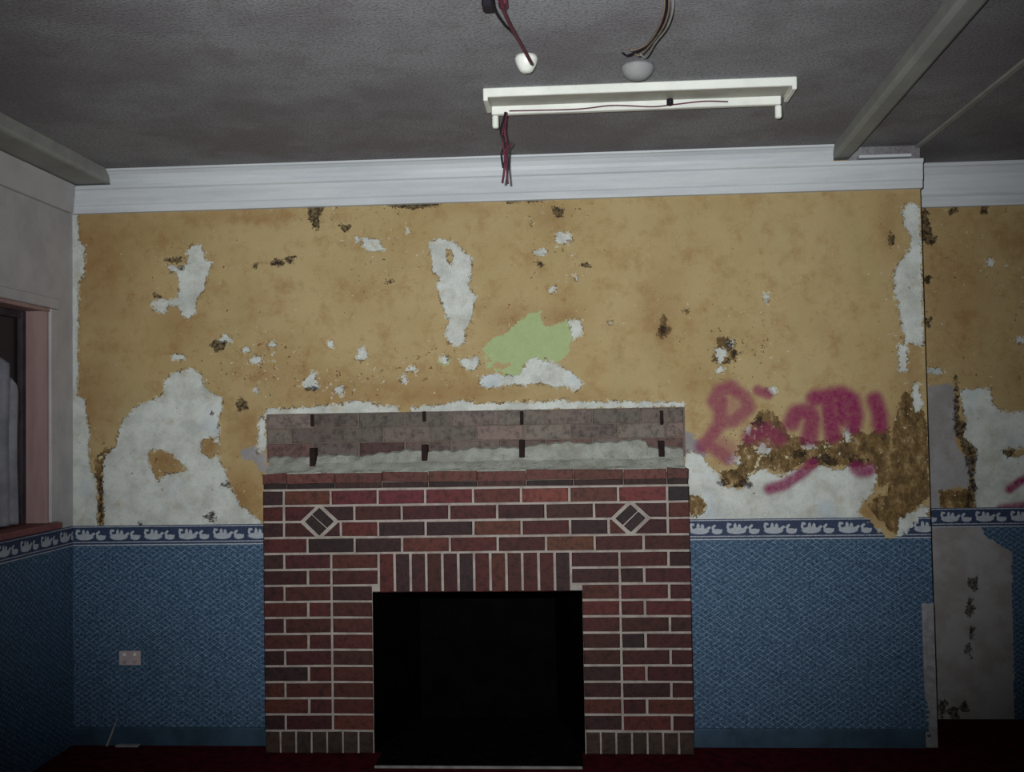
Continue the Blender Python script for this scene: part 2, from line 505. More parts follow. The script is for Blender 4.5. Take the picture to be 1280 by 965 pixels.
def field_mesh(name, xs, zs, Y, keep, paintfn, relief=0.0025):
    nx, nz = len(xs), len(zs)
    X, Z = np.meshgrid(xs, zs)            # (nz, nx)
    W = Wear(X, Z, Y); paintfn(W)
    c = np.clip
    A = np.stack([c(W.f['w'], -.06, .06), c(W.f['g'], -.06, .06), c(W.f['d'], -.06, .06), c(W.f['b'], -.06, .06)], -1)
    B = np.stack([W.p, c(W.f['s'], -.06, .06), c(W.o, 0, 1), c(W.k, 0, 1)], -1)
    bare = np.maximum.reduce([W.f['w'], W.f['g'], W.f['d'], W.f['b']])
    rel = relief*np.clip(bare/0.006+0.5, 0, 1)
    rng = np.random.default_rng(3)
    V = np.stack([X, np.full_like(X, Y)+rel, Z], -1).reshape(-1, 3)
    idx = np.arange(nx*nz).reshape(nz, nx)
    q = np.stack([idx[:-1, :-1], idx[:-1, 1:], idx[1:, 1:], idx[1:, :-1]], -1)
    xc = (xs[:-1]+xs[1:])/2; zc = (zs[:-1]+zs[1:])/2
    XC, ZC = np.meshgrid(xc, zc)
    q = q[keep(XC, ZC)].reshape(-1, 4)
    me = grid_to_mesh(name, V, q)
    for nm, arr in (('wearA', A), ('wearB', B)):
        at = me.attributes.new(nm, 'FLOAT_COLOR', 'POINT')
        at.data.foreach_set('color', arr.reshape(-1).astype(np.float32))
    return me

def grid_to_mesh(name, V, q):
    me = bpy.data.meshes.new(name)
    me.vertices.add(len(V)); me.vertices.foreach_set('co', V.reshape(-1).astype(np.float32))
    me.loops.add(len(q)*4); me.loops.foreach_set('vertex_index', q.reshape(-1).astype(np.int32))
    me.polygons.add(len(q))
    me.polygons.foreach_set('loop_start', np.arange(0, len(q)*4, 4, dtype=np.int32))
    me.update(calc_edges=True); me.validate()
    return me


def breast_wear(W):
    W.f['w'] = np.where(W.Z < 0.94, 0.06, W.f['w'])
    # --- bare white plaster
    W.poly('w', [(240,307),(252,306),(256,325),(265,327),(260,340),(255,360),(245,375),(245,390),(235,399),(226,392),(224,382),(210,382),(205,392),(192,387),(190,375),(200,374),(212,376),(222,370),(225,355),(222,342),(212,340),(210,332),(230,335),(235,327),(234,315)])
    W.poly('w', [(84,262),(97,264),(98,300),(106,308),(105,345),(98,352),(97,440),(97,495),(106,498),(108,521),(112,537),(110,556),(113,585),(120,600),(122,662),(80,662)])
    W.poly('w', [(204,480),(215,467),(239,460),(251,467),(253,480),(263,491),(278,497),(278,510),(273,521),(274,545),(273,575),(282,591),(285,602),(290,612),(296,626),(312,642),(325,651),(325,664),(131,664),(128,600),(131,570),(145,557),(148,545),(150,534),(161,515),(180,503),(200,497),(205,490)])
    W.poly('w', [(185,564),(201,561),(217,569),(231,583),(235,588),(220,591),(207,594),(199,602),(193,594),(185,580)], cut=True)
    W.poly('w', [(252,550),(262,546),(272,552),(272,570),(262,574),(252,566)], cut=True)
    W.poly('w', [(453,297),(475,300),(479,312),(462,314),(454,308)])
    W.poly('w', [(697,289),(712,292),(715,300),(700,305),(693,300)])
    W.blob('w', 676, 316, 7, 3.5)
    W.poly('w', [(536,302),(545,298),(566,301),(575,310),(590,323),(590,329),(587,350),(587,362),(595,371),(590,392),(587,407),(581,412),(581,428),(572,433),(560,428),(557,413),(562,400),(556,392),(551,371),(545,356),(551,347),(542,341),(538,320)])
    W.poly('w', [(558,312),(566,310),(567,330),(560,333)], cut=True)
    W.blob('w', 588, 454, 12, 8)
    W.poly('w', [(599,473),(614,467),(629,470),(650,470),(657,452),(669,448),(693,454),(711,463),(723,473),(729,481),(720,489),(708,483),(693,484),(675,478),(657,481),(638,480),(620,484),(602,483)])
    W.poly('w', [(711,401),(724,399),(729,408),(726,420),(716,424)])
    for x, y, rx, ry in [(389,478,9,11),(425,488,6,6),(453,442,7,8),(504,474,4,6),(515,461,6,3),(282,424,8,5),(320,450,8,5),(340,431,5,4),
                         (222,447,8,4),(320,488,4,3),(413,430,4,4),(447,300,3,3),(509,289,3,3),(720,347,3,3),(690,362,5,4),(763,404,3,2),
                         (901,443,7,9),(900,462,6,3),(914,430,4,5),(958,372,4,6),(966,488,6,5),(308,437,4,4),(486,255,4,2),(556,449,5,5)]:
        W.blob('w', x, y, rx, ry)
    # broken plaster edge above the missing mantel
    W.poly('w', [(333,512),(345,511),(385,510),(400,507),(430,505),(440,501),(462,501),(466,506),(496,508),(500,518),(333,521)])
    W.poly('w', [(514,510),(540,507),(560,505),(575,500),(600,505),(650,503),(690,502),(700,499),(720,503),(760,502),(800,502),(855,503),(855,509),(700,512),(600,515),(514,518)])
    W.poly('w', [(324,522),(331,520),(333,566),(322,566)])
    # right edge of the chimney breast
    W.poly('w', [(1136,252),(1149,258),(1152,317),(1154,431),(1140,430),(1132,423),(1127,405),(1125,391),(1119,364),(1118,341),(1128,324),(1138,310),(1140,297),(1131,284),(1128,264)])
    W.poly('w', [(1123,431),(1133,429),(1134,463),(1124,467)])
    W.poly('w', [(1140,478),(1149,480),(1154,512),(1144,514)])
    # below the graffiti
    W.poly('w', [(856,565),(876,567),(889,585),(899,595),(907,608),(928,612),(938,595),(954,585),(967,593),(980,595),(995,588),(1016,585),(1021,581),(1037,585),(1047,588),(1062,585),(1091,582),(1096,595),(1091,616),(1078,627),(1073,640),(1078,652),(856,652)])
    W.poly('w', [(857,617),(874,620),(885,630),(880,642),(860,648)], cut=True)
    W.poly('w', [(1125,650),(1150,634),(1160,632),(1160,672),(1120,672)])
    for x, y, rx, ry in [(955,562,8,6),(917,575,8,6),(1012,558,7,4),(935,538,5,5),(1060,543,4,8)]:
        W.blob('w', x, y, rx, ry)
    # --- pale green undercoat
    for _x, _y, _r in [(612,455,5),(622,462,4),(607,447,4),(640,470,5),(596,452,4)]: W.blob('g', _x, _y, _r, _r*.8)
    W.poly('g', [(602,437),(617,422),(635,416),(645,404),(663,392),(675,389),(676,401),(684,410),(705,401),(714,398),(726,404),(726,416),(714,425),(711,440),(699,452),(681,453),(660,453),(651,467),(638,476),(629,473),(626,464),(638,455),(617,452),(605,440)])
    W.blob('g', 556, 452, 8, 5)
    # --- dark holes, mould, exposed laths under the cornice
    W.poly('d', [(383,255),(405,256),(400,270),(398,287),(392,289),(387,275)])
    W.poly('d', [(487,252),(552,249),(550,257),(520,261),(487,259)])
    W.poly('d', [(632,247),(682,245),(680,252),(634,254)])
    W.poly('d', [(690,258),(705,260),(704,270),(694,271)])
    for x, y, rx, ry in [(218,325,12,4),(226,335,4,4),(346,328,8,5),(362,324,6,5),(319,333,3,3),(273,432,9,7),(195,370,4,3),(302,506,7,8),(431,284,7,4),
                         (282,606,6,4),(263,646,8,6),(389,486,8,3),(1114,300,3.5,9),(912,432,5,7),(919,442,5,4),(911,452,5,3),(857,389,3,5),(828,413,4,5),
                         (265,516,2.5,2.5),(676,331,5,3),(734,331,5,3),(485,352,5,3),(720,242,6,2.5),(175,660,4,10),(1030,575,16,6),(1000,568,10,5),(1070,578,10,5),(930,604,10,6),
                         (948,528,8,5),(905,603,7,5)]:
        W.blob('d', x, y, rx, ry)
    W.poly('d', [(123,600),(128,600),(128,655),(124,657)])
    # --- rough brown render
    W.poly('b', [(920,570),(928,551),(948,515),(964,513),(980,531),(985,541),(1011,551),(1031,551),(1052,541),(1065,531),(1083,544),(1094,536),(1112,536),(1112,595),(1099,611),(1091,585),(1031,582),(1005,580),(995,585),(980,595),(959,585),(938,595),(928,611),(910,608),(899,590),(922,585)])
    W.poly('b', [(1096,538),(1112,534),(1114,600),(1102,612)])
    W.poly('b', [(1130,487),(1148,492),(1160,531),(1162,621),(1143,637),(1130,663),(1119,670),(1083,632),(1099,619),(1109,619),(1117,531)])
    W.poly('b', [(858,615),(874,620),(886,630),(880,644),(858,650)])
    W.blob('b', 830, 410, 8, 14)
    W.blob('b', 905, 440, 14, 18)
    W.poly('b', [(118,575),(132,560),(148,556),(134,580),(131,655),(122,655)])
    # --- smeared mortar where the mantel shelf ran into the wall
    W.poly('s', [(300,562),(330,556),(334,592),(326,590),(318,576),(302,574)])
    W.poly('s', [(850,535),(868,545),(880,560),(884,572),(862,576),(850,570)])
    # --- stains
    for a in [(120,320,60,90,.75),(110,500,40,60,.65),(310,540,30,40,.6),(300,620,30,40,.85),(225,400,35,30,.5),(205,575,25,20,.9),(262,560,16,14,.9),
              (430,490,90,26,.55),(560,490,120,22,.6),(350,470,60,40,.4),(640,400,40,22,.5),(700,395,30,14,.5),(822,385,26,50,.45),(828,412,14,20,.8),
              (690,270,24,18,.5),(880,480,40,22,.35),(300,268,120,14,.4),(1110,290,16,40,.55),(1125,560,20,60,.7),(1140,470,18,40,.5),(170,290,70,30,.45),
              (720,497,90,12,.4),(320,380,40,30,.25),(1100,640,40,20,.6),(580,258,60,10,.3)]:
        W.stain(*a)
    for a in [(320,450,90,50,1),(420,480,120,30,.95),(560,455,90,40,.9),(650,430,90,60,.8),(690,310,60,70,.8),(470,330,80,90,.65),(230,330,60,50,.7),
              (200,590,110,80,.75),(930,440,70,60,.8),(940,560,90,60,1),(1060,560,70,60,.8),(1130,400,40,200,.7),(430,262,90,24,.8),(700,262,80,20,.8),(830,400,50,60,.6),(960,610,100,30,.7),(300,600,40,70,.7)]:
        W.chips(*a)
    # --- sprayed graffiti
    D = lambda pts: [(850+x/3.859, 440+y/3.859) for x, y in pts]
    W.spray(D([(250,170),(190,190),(165,240),(200,290),(210,340),(260,330),(330,270),(310,220),(260,185)]), 10, .8)
    W.spray(D([(210,230),(240,270)]), 18, .42)
    W.spray(D([(150,430),(230,470)]), 14, .5)
    W.spray(D([(360,400),(420,410)]), 16, .4)
    W.spray(D([(200,240),(190,350),(150,410),(110,455)]), 10, .85)
    W.spray(D([(140,450),(190,480),(230,510)]), 10, .8)
    W.spray(D([(375,185),(425,205)]), 7, .85)
    W.spray(D([(330,410),(390,390),(420,375),(480,420)]), 10, .75)
    W.spray(D([(540,340),(560,295),(625,285),(640,320),(625,410)]), 12, .95)
    W.spray(D([(650,225),(720,215),(780,205),(830,235),(845,300),(835,350)]), 12, 1.0)
    W.spray(D([(715,235),(725,320),(735,395)]), 12, 1.0)
    W.spray(D([(775,230),(780,320)]), 13, 1.0)
    W.spray(D([(940,230),(960,290),(965,350)]), 11, 1.0)
    W.spray(D([(430,662),(500,642),(580,592),(640,540)]), 7.5, .95)
    W.spray(D([(850,560),(870,575),(910,570)]), 9, .95)

def alcove_wear(W):
    W.o = np.maximum(W.o, 0.25); W.k = np.maximum(W.k, 0.45)  # even brown tint paints the weaker flash in the recess into the ochre
    W.poly('w', [(1200,488),(1238,484),(1240,507),(1258,515),(1290,516),(1290,560),(1262,560),(1256,566),(1266,572),(1290,568),(1290,650),(1222,650),(1217,600),(1221,561),(1204,546),(1208,524),(1203,507)])
    W.poly('w', [(1290,516),(1420,540),(1400,650),(1290,650)])
    W.poly('s', [(1150,482),(1194,480),(1196,520),(1196,560),(1214,575),(1212,610),(1176,612),(1176,650),(1150,650)])
    W.poly('d', [(1192,470),(1197,470),(1199,520),(1209,530),(1203,546),(1222,562),(1218,600),(1222,610),(1214,640),(1208,640),(1213,600),(1204,560),(1194,540)])
    W.blob('d', 1260, 566, 8, 5)
    W.blob('d', 1156, 285, 8, 22)  # flash shadow beside the breast corner, painted dark on the wall
    for x, y in [(1160,350),(1160,402),(1165,300),(1230,262),(1190,264)]: W.blob('d', x, y, 5, 6)
    W.blob('w', 1168, 464, 10, 3)
    W.blob('w', 1238, 328, 5, 5); W.blob('w', 1275, 425, 6, 3)
    W.poly('b', [(1174,614),(1212,612),(1212,634),(1176,634)])
    W.stain(1195, 380, 60, 120, .55); W.stain(1270, 300, 60, 40, .5)
    W.spray([(1262,612),(1275,602),(1300,590)], 6, 1.0)
    W.spray([(1252,636),(1290,632)], 7, .9)
    # bare grey plaster below the border
    W.poly('s', [(1150,650),(1420,650),(1420,910),(1150,910)])
    for x, y, rx, ry in [(1217,729,7,8),(1213,760,5,12),(1215,790,4,8),(1211,812,4,9),(1178,885,5,10),(1192,890,8,8),(1206,884,5,8)]: W.blob('d', x, y, rx, ry)


# ================================================================== SETTING
def struct(o, label):
    o['kind'] = 'structure'; o['label'] = label; return o

# --- floor, ceiling, hidden walls
floor = struct(MB().box(XL-0.2, XE+0.2, YF-0.2, AY+0.2, -0.12, 0.0).build('floor', MAT['carpet']), 'dark maroon carpet on the floor of the dim room')
ceil = struct(MB().box(XL-0.2, XE+0.2, YF-0.2, AY+0.2, CZ, CZ+0.12).build('ceiling', MAT['ceiling']), 'grimy grey speckled ceiling above the fireplace wall')
struct(MB().box(XE, XE+0.12, YF, AY, 0, CZ).build('wall_right', MAT['left_plaster']), 'plain pale wall beyond the alcove')
struct(MB().box(XL, XE, YF-0.12, YF, 0, CZ).build('wall_front', MAT['left_plaster']), 'plain pale wall behind the photographer')

# --- chimney breast wall with its worn ochre paint
xs = np.unique(np.round(np.concatenate([np.arange(XL, XR, 0.009), [XR, OX0, OX1]]), 5))
zs = np.unique(np.round(np.concatenate([[0, 0.37, OZ, 0.85], np.arange(0.90, CZ, 0.009), [CZ]]), 5))
me = field_mesh('wall_back', xs, zs, 0.0, lambda X, Z: ~((X > OX0) & (X < OX1) & (Z < OZ)), breast_wear)
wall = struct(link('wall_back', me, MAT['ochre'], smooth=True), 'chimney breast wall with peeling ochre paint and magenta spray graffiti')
# side return of the chimney breast
ret = MB().add([(XR, 0, 0), (XR, AY, 0), (XR, AY, CZ), (XR, 0, CZ)], [(0, 1, 2, 3)]).build('breast_return', MAT['left_plaster'], wall)
ret['label'] = 'plain side of the chimney breast facing the alcove'

# --- alcove wall
xs = np.unique(np.round(np.concatenate([np.arange(XR, 2.95, 0.010), [2.95, XE]]), 5))
zs = np.unique(np.round(np.concatenate([np.arange(0, CZ, 0.010), [CZ]]), 5))
me = field_mesh('wall_alcove', xs, zs, AY, lambda X, Z: X > -9, alcove_wear)
alc = struct(link('wall_alcove', me, MAT['ochre'], smooth=True), 'recessed alcove wall with ochre paint, its dimness tinted in brown, and bare plaster patches')

# --- left wall with window opening
WY0, WY1, WZ0, WZ1 = -1.45, -0.232, 1.098, 2.105
mb = MB()
T = 0.16
mb.box(XL-T, XL, YF, WY0, 0, CZ); mb.box(XL-T, XL, WY1, AY, 0, CZ)
mb.box(XL-T, XL, WY0, WY1, 0, WZ0-0.03); mb.box(XL-T, XL, WY0, WY1, WZ1, CZ)
wl = struct(mb.build('wall_left', MAT['left_plaster']), 'pale grey painted side wall around the pink window')

# --- wallpaper sheets
def sheet(name, a0, a1, z0, z1, mat, parent, axis, off, step=0.012, torn=None, motif=None, label=None, jagged=1.0):
    A = np.linspace(a0, a1, max(2, int(round((a1-a0)/step))+1)); Z = np.linspace(z0, z1, max(2, int(round((z1-z0)/step))+1))
    AA, ZZ = np.meshgrid(A, Z)
    wob = 0.0006*np.sin(AA*23+ZZ*7)
    V = np.stack([AA, off+wob, ZZ], -1) if axis == 0 else np.stack([off+wob, AA, ZZ], -1)
    idx = np.arange(AA.size).reshape(AA.shape)
    q = np.stack([idx[:-1, :-1], idx[:-1, 1:], idx[1:, 1:], idx[1:, :-1]], -1)
    if torn is not None:
        ac = (A[:-1]+A[1:])/2; zc = (Z[:-1]+Z[1:])/2
        AC, ZC = np.meshgrid(ac, zc)
        jag = jagged*(0.006*np.sin(AC*190+ZC*60)+0.006*np.sin(ZC*230-AC*40))
        keep = np.ones(AC.shape, bool)
        for P in torn: keep &= sdf_poly(P, AC, ZC)+jag < 0
        q = q[keep]
    me = grid_to_mesh(name, V.reshape(-1, 3), q.reshape(-1, 4))
    if motif is not None:
        at = me.attributes.new('motif', 'FLOAT', 'POINT')
        at.data.foreach_set('value', motif(AA, ZZ).reshape(-1).astype(np.float32))
    o = link(name, me, mat, parent, smooth=True)
    if label: o['label'] = label
    return o

def birds(s0):
    """frieze of white water birds, a large and a small one in turn, between ruled lines"""
    PER = 0.172
    def f(A, Z):
        s = np.mod(A-s0, PER); k = np.floor((A-s0)/PER)
        t = Z-ZB0
        def ell(cx, cz, rx, rz):
            q = np.hypot((s-cx)/rx, (t-cz)/rz); return (1-q)*min(rx, rz)
        def cap(P, r): return r-d_path(P, s, t)
        m = ell(.052, .042, .044, .0150)
        m = np.maximum(m, cap([(.020, .042), (.011, .060), (.014, .074), (.024, .072)], .0055))
        m = np.maximum(m, cap([(.082, .046), (.098, .058)], .0065))
        m = np.maximum(m, ell(.046, .062, .0075, .016)); m = np.maximum(m, ell(.066, .060, .008, .014))
        m = np.maximum(m, ell(.134, .039, .024, .0125))
        m = np.maximum(m, cap([(.118, .040), (.114, .058), (.123, .066)], .0058))
        m = np.maximum(m, cap([(.148, .040), (.156, .047)], .0035))
        for z, h in ((.0025, .003), (.0165, .0022), (.0915, .0022)):
            m = np.maximum(m, h-np.abs(t-z))
        return m
    return f

dado = 'blue trellis-patterned wallpaper below the bird border'
frz = 'dark blue wallpaper border with white water birds'
sheet('wallpaper', XL+.003, -0.985, 0, ZB0, MAT['paper_x'], wall, 0, -0.003, label=dado)
strip = wallpts([(1157,768),(1163,766),(1190,760),(1190,940),(1160,940)], 0)
sheet('wallpaper', 0.985, XR-.001, 0, ZB0, MAT['paper_x'], wall, 0, -0.003, torn=[strip], label=dado)
tear = wallpts([(1068,634),(1112,676),(1126,670),(1146,650),(1152,634)], 0)
sheet('wallpaper_border', XL+.003, -0.985, ZB0, ZB1, MAT['border'], wall, 0, -0.0045, 0.003, motif=birds(XL+.01), label=frz)
sheet('wallpaper_border', 0.985, XR-.001, ZB0, ZB1, MAT['border'], wall, 0, -0.0045, 0.003, torn=[tear], motif=birds(1.005), label=frz)
sheet('wallpaper_border', XR+.002, 3.2, ZB0, ZB1, MAT['border'], alc, 0, AY-0.0045, 0.003, motif=birds(XR+.02), label=frz)
bare = wallpts([(1150,640),(1226,655),(1230,669),(1264,690),(1268,905),(1150,905)], AY)
sheet('wallpaper', XR+.002, 3.2, 0, ZB0, MAT['paper_x'], alc, 0, AY-0.003, 0.008, torn=[bare], label=dado, jagged=.25)
sheet('wallpaper', -3.0, -.003, 0, ZB0, MAT['paper_y'], wl, 1, XL+0.003, 0.03, label=dado)
sheet('wallpaper_border', -2.2, -.003, ZB0, ZB1, MAT['border'], wl, 1, XL+0.0045, 0.004, motif=birds(-2.2), label=frz)
# pale plaster laid bare down the corner, where the paper is torn off
me_s = MB().box(XR-0.052, XR+0.0015, -0.0035, 0.0, 0.0, 0.66).build('corner_bead', MAT['scrap'], wall)
me_s['label'] = 'pale corner strip bared at the foot of the chimney breast edge'

# --- skirting
bb = MB()
prof = [(0, 0), (-0.014, 0), (-0.014, 0.078), (-0.010, 0.086), (0, 0.086)]
bb.extrude_x(prof, XL, -1.0); bb.extrude_x(prof, 1.0, XR-0.056)
struct(bb.build('baseboard_back', MAT['skirting']), 'low slate blue skirting along the chimney breast')

# --- cornice: fascia, cove, beams
fascia = [(0, 2.594), (-0.020, 2.596), (-0.024, 2.606), (-0.024, 2.628), (-0.030, 2.634), (-0.034, 2.705), (-0.044, 2.712), (-0.046, 2.728), (0, 2.730)]
struct(MB().extrude_x(fascia, XL, XR+.004).build('trim_1', MAT['white_trim']), 'white moulded picture rail board along the top of the ochre wall')
BX0, BX1 = 1.715, 1.80
LX1 = -1.775
cove = [(0, 2.730), (-0.030, 2.731), (-0.034, 2.738), (-0.038, 2.754), (-0.050, 2.775), (-0.066, 2.788), (-0.074, 2.791), (-0.076, CZ), (0, CZ)]
struct(MB().extrude_x(cove, LX1-.001, BX0+.001).build('trim_2', MAT['white_trim']), 'white cove moulding between the two ceiling beams')
def beam(x0, x1, y0, y1, zb):
    b = 0.016
    p = [(x0, CZ), (x0, zb+b), (x0+b*.3, zb+b*.3), (x0+b, zb), (x1-b, zb), (x1-b*.3, zb+b*.3), (x1, zb+b), (x1, CZ)]
    return MB().extrude_y(p, y0, y1)
struct(beam(XL, LX1, YF, 0.0, 2.735).build('trim_3', MAT['beam']), 'dull grey ceiling beam along the left wall')
bmr = beam(BX0, BX1, YF, 0.0, 2.742)
bmr.v = [(x+0.045*y, y, z) for x, y, z in bmr.v]
struct(bmr.build('trim_4', MAT['beam']), 'dull grey ceiling beam running towards the viewer right of the light fitting')
struct(MB().box(BX1-.01, XR+.003, -.005, .001, 2.728, CZ).build('trim_9', MAT['ceiling']), 'dull grey board standing in for the dark gap above the short white lath')  # board added in place of the dark gap over the ledge
struct(MB().box(BX1+.03, XR-.05, -0.05, 0.0, 2.738, 2.752, .002).build('trim_5', MAT['white_trim']), 'short white lath on the rail between beam and corner')
lf = [(XL, 2.594), (XL+0.020, 2.596), (XL+0.024, 2.628), (XL+0.034, 2.705), (XL+0.044, 2.728), (XL, 2.730)]
struct(MB().extrude_y(lf, YF, -0.03).build('trim_6', MAT['left_plaster']), 'picture rail board along the left wall')
ac = [(AY, 2.590), (AY-.018, 2.592), (AY-.022, 2.604), (AY-.022, 2.640), (AY-.032, 2.648), (AY-.038, 2.654), (AY-.044, 2.70), (AY-.060, 2.745), (AY-.085, 2.778), (AY-.094, 2.784), (AY-.096, CZ), (AY, CZ)]
struct(MB().extrude_x(ac, XR, XE).build('trim_7', MAT['white_trim']), 'deep white cornice over the alcove')
struct(MB().box(2.10, 2.128, YF, 0.30, CZ-.012, CZ, .003).build('trim_8', MAT['beam']), 'thin cover strip across the ceiling from the chimney breast corner')

# --- window in the left wall
win = empty('window_1', (XL, (WY0+WY1)/2, WZ0))
struct(win, 'window in the left wall with pink reveal, dark glass and red sill')
rv = 0.125
MB().box(XL-rv, XL+.004, WY1-0.012, WY1, WZ0, WZ1-.014).build('reveal_board', MAT['pink_wood'], win)
MB().box(XL-rv, XL+.004, WY0, WY0+0.012, WZ0, WZ1-.014).build('reveal_board', MAT['pink_wood'], win)
MB().box(XL-rv, XL+.004, WY0, WY1, WZ1-0.014, WZ1).build('head_board', MAT['pink_wood'], win)
MB().box(XL-rv, XL+.045, WY0-.05, WY1+.05, WZ0-0.03, WZ0, .004).build('sill', MAT['red_sill'], win)
for y0, y1 in ((WY1, WY1+.070), (WY0-.070, WY0)):
    MB().box(XL, XL+.016, y0, y1, WZ0, WZ1-.0, .004).build('architrave', MAT['left_plaster'], win)
MB().box(XL, XL+.018, WY0-.078, WY1+.078, WZ1+.002, WZ1+.052, .004).build('architrave', MAT['left_plaster'], win)
MB().box(XL+.0, XL+.012, WY0-.01, WY1+.01, WZ1-.018, WZ1+.001, .003).build('stop_bead', MAT['pink_wood'], win)
sx0, sx1 = XL-rv-.01, XL-rv+.028
for y0, y1 in ((WY1-.050, WY1-.012), (WY0+.012, WY0+.050)):
    MB().box(sx0, sx1, y0, y1, WZ0, WZ1-.014, .004).build('sash_stile', MAT['sash'], win)
for z0, z1 in ((WZ0, WZ0+.05), (1.585, 1.62), (WZ1-.05, WZ1-.014)):
    MB().box(sx0+.001, sx1-.001, WY0+.05, WY1-.05, z0, z1, .004).build('sash_rail', MAT['sash'], win)
for z0, z1 in ((WZ0+.05, 1.585), (1.62, WZ1-.05)):
    MB().box(sx0+.012, sx0+.017, WY0+.05, WY1-.05, z0, z1).build('pane', MAT['glass'], win)
rebase(win)

# ================================================================== FIREPLACE
fp = empty('fireplace', (0, FY, 0))
tag(fp, 'dark red brick fireplace with two brick diamonds and a black opening', 'fireplace')
mb = MB()
yf = FY+0.006
mb.box(-1.0+.004, OX0, yf, -.0006, 0, ZT+.004); mb.box(OX1, 1.0-.004, yf, -.0006, 0, ZT+.004); mb.box(OX0, OX1, yf, -.0006, OZ+.004, ZT+.004)
mb.build('mortar', MAT['mortar'], fp)
fb = MB()
e = 0.003
x0, x1, y0, y1, zt = OX0, OX1, FY+.008, 0.42, OZ
xi0, xi1, zi = x0+.14, x1-.14, 0.62
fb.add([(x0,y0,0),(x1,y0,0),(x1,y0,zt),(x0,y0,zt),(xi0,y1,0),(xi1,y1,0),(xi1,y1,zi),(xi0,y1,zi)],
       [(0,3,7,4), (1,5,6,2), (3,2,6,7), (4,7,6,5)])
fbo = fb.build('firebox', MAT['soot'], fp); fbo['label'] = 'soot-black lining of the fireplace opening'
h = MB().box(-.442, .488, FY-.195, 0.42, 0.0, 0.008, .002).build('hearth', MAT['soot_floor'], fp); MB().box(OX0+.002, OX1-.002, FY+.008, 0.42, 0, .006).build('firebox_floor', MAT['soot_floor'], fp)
h['label'] = 'sooty black hearth slab'
MB().box(-.440, .486, FY-.202, FY-.193, 0, 0.012, .002).build('hearth_edging', MAT['steel'], fp)['label'] = 'thin pale metal edging of the hearth'

BR = [(88, 36, 35), (78, 32, 33), (68, 31, 32), (96, 40, 36), (60, 32, 33), (82, 38, 32), (52, 30, 32), (76, 29, 33), (98, 47, 37), (66, 36, 31)]
_cache = {}
def brick_mesh(poly, dep=0.05, bev=0.0035, var=0):
    key = (tuple((round(a, 4), round(b, 4)) for a, b in poly), round(dep, 3), var)
    if key in _cache: return _cache[key]
    rnd = random.Random(hash(key) & 0xffff)
    cx = sum(p[0] for p in poly)/len(poly); cz = sum(p[1] for p in poly)/len(poly)
    n = len(poly)
    P = [(x+rnd.uniform(-.0012, .0012), z+rnd.uniform(-.0012, .0012)) for x, z in poly]
    def inset(p):
        d = math.hypot(p[0]-cx, p[1]-cz); k = bev*1.35/d
        return (p[0]+(cx-p[0])*k, p[1]+(cz-p[1])*k)
    I = [inset(p) for p in P]
    v = [(x, rnd.uniform(0, .0015), z) for x, z in I] + [(x, bev, z) for x, z in P] + [(x, dep, z) for x, z in P]
    f = [tuple(range(n))] + [(i, (i+1) % n, n+(i+1) % n, n+i) for i in range(n)] + [(n+i, n+(i+1) % n, 2*n+(i+1) % n, 2*n+i) for i in range(n)]
    m = MB(); m.add(v, f)
    me = m.mesh('brick'); me.materials.append(MAT['brick'])
    _cache[key] = me
    return me
nb = [0]
def brick(poly, col=None, y=FY, dep=0.05, light=1.0):
    """poly in world (x, z); placed with its own origin at the centre of its face"""
    cx = sum(p[0] for p in poly)/len(poly); cz = sum(p[1] for p in poly)/len(poly)
    rel = [(x-cx, z-cz) for x, z in poly]
    nb[0] += 1
    me = brick_mesh(rel, dep, var=nb[0] % 3)
    o = bpy.data.objects.new('brick', me); COL.objects.link(o); o.parent = fp
    o.matrix_parent_inverse = Matrix.Translation(fp.location).inverted()
    o.location = (cx, y+random.uniform(-.0015, .0015), cz)
    c = col or random.choice(BR)
    k = random.uniform(0.86, 1.12)*light*0.86
    o.color = rgb(*[min(255, v*k) for v in c])
    return o
MJ = 0.0055           # half mortar joint
def rect(x0, x1, z0, z1, **k):
    a = MJ
    l = a if x0 > -0.995 else 0; r = a if x1 < 0.995 else 0
    return brick([(x0+l, z0+a), (x1-r, z0+a), (x1-r, z1-a), (x0+l, z1-a)], **k)

def row(n): return ZT-n*CH, ZT-(n-1)*CH       # bottom, top of course n (1..15)
E0, E1 = -1.0, 1.0
full = [-.9+.225*i for i in range(9)]
half = [-.7875+.225*i for i in range(8)]
DCX, DCZ, DHX, DHZ = 0.730, ZT-2*CH, 0.083, 0.077
warm = {(1, 0): (60, 34, 38), (1, 1): (106, 58, 44), (1, 2): (98, 38, 42), (1, 3): (102, 40, 46), (1, 4): (104, 42, 44), (1, 5): (106, 52, 46), (1, 6): (112, 56, 48), (1, 7): (100, 56, 46), (1, 8): (100, 45, 44), (1, 9): (46, 36, 38), (4, 3): (116, 56, 46), (4, 6): (104, 60, 42)}
for r_ in (1, 4):
    z0, z1 = row(r_)
    j = [E0] + (full if r_ == 1 else half) + [E1]
    for i in range(len(j)-1): rect(j[i], j[i+1], z0, z1, col=warm.get((r_, i)), light=1.1 if r_ == 1 else 1.0)
def hw(z):            # half width of the diamond (with its joint) at height z
    return max(0.0, DHX*(1-abs(z-DCZ)/DHZ))+0.012
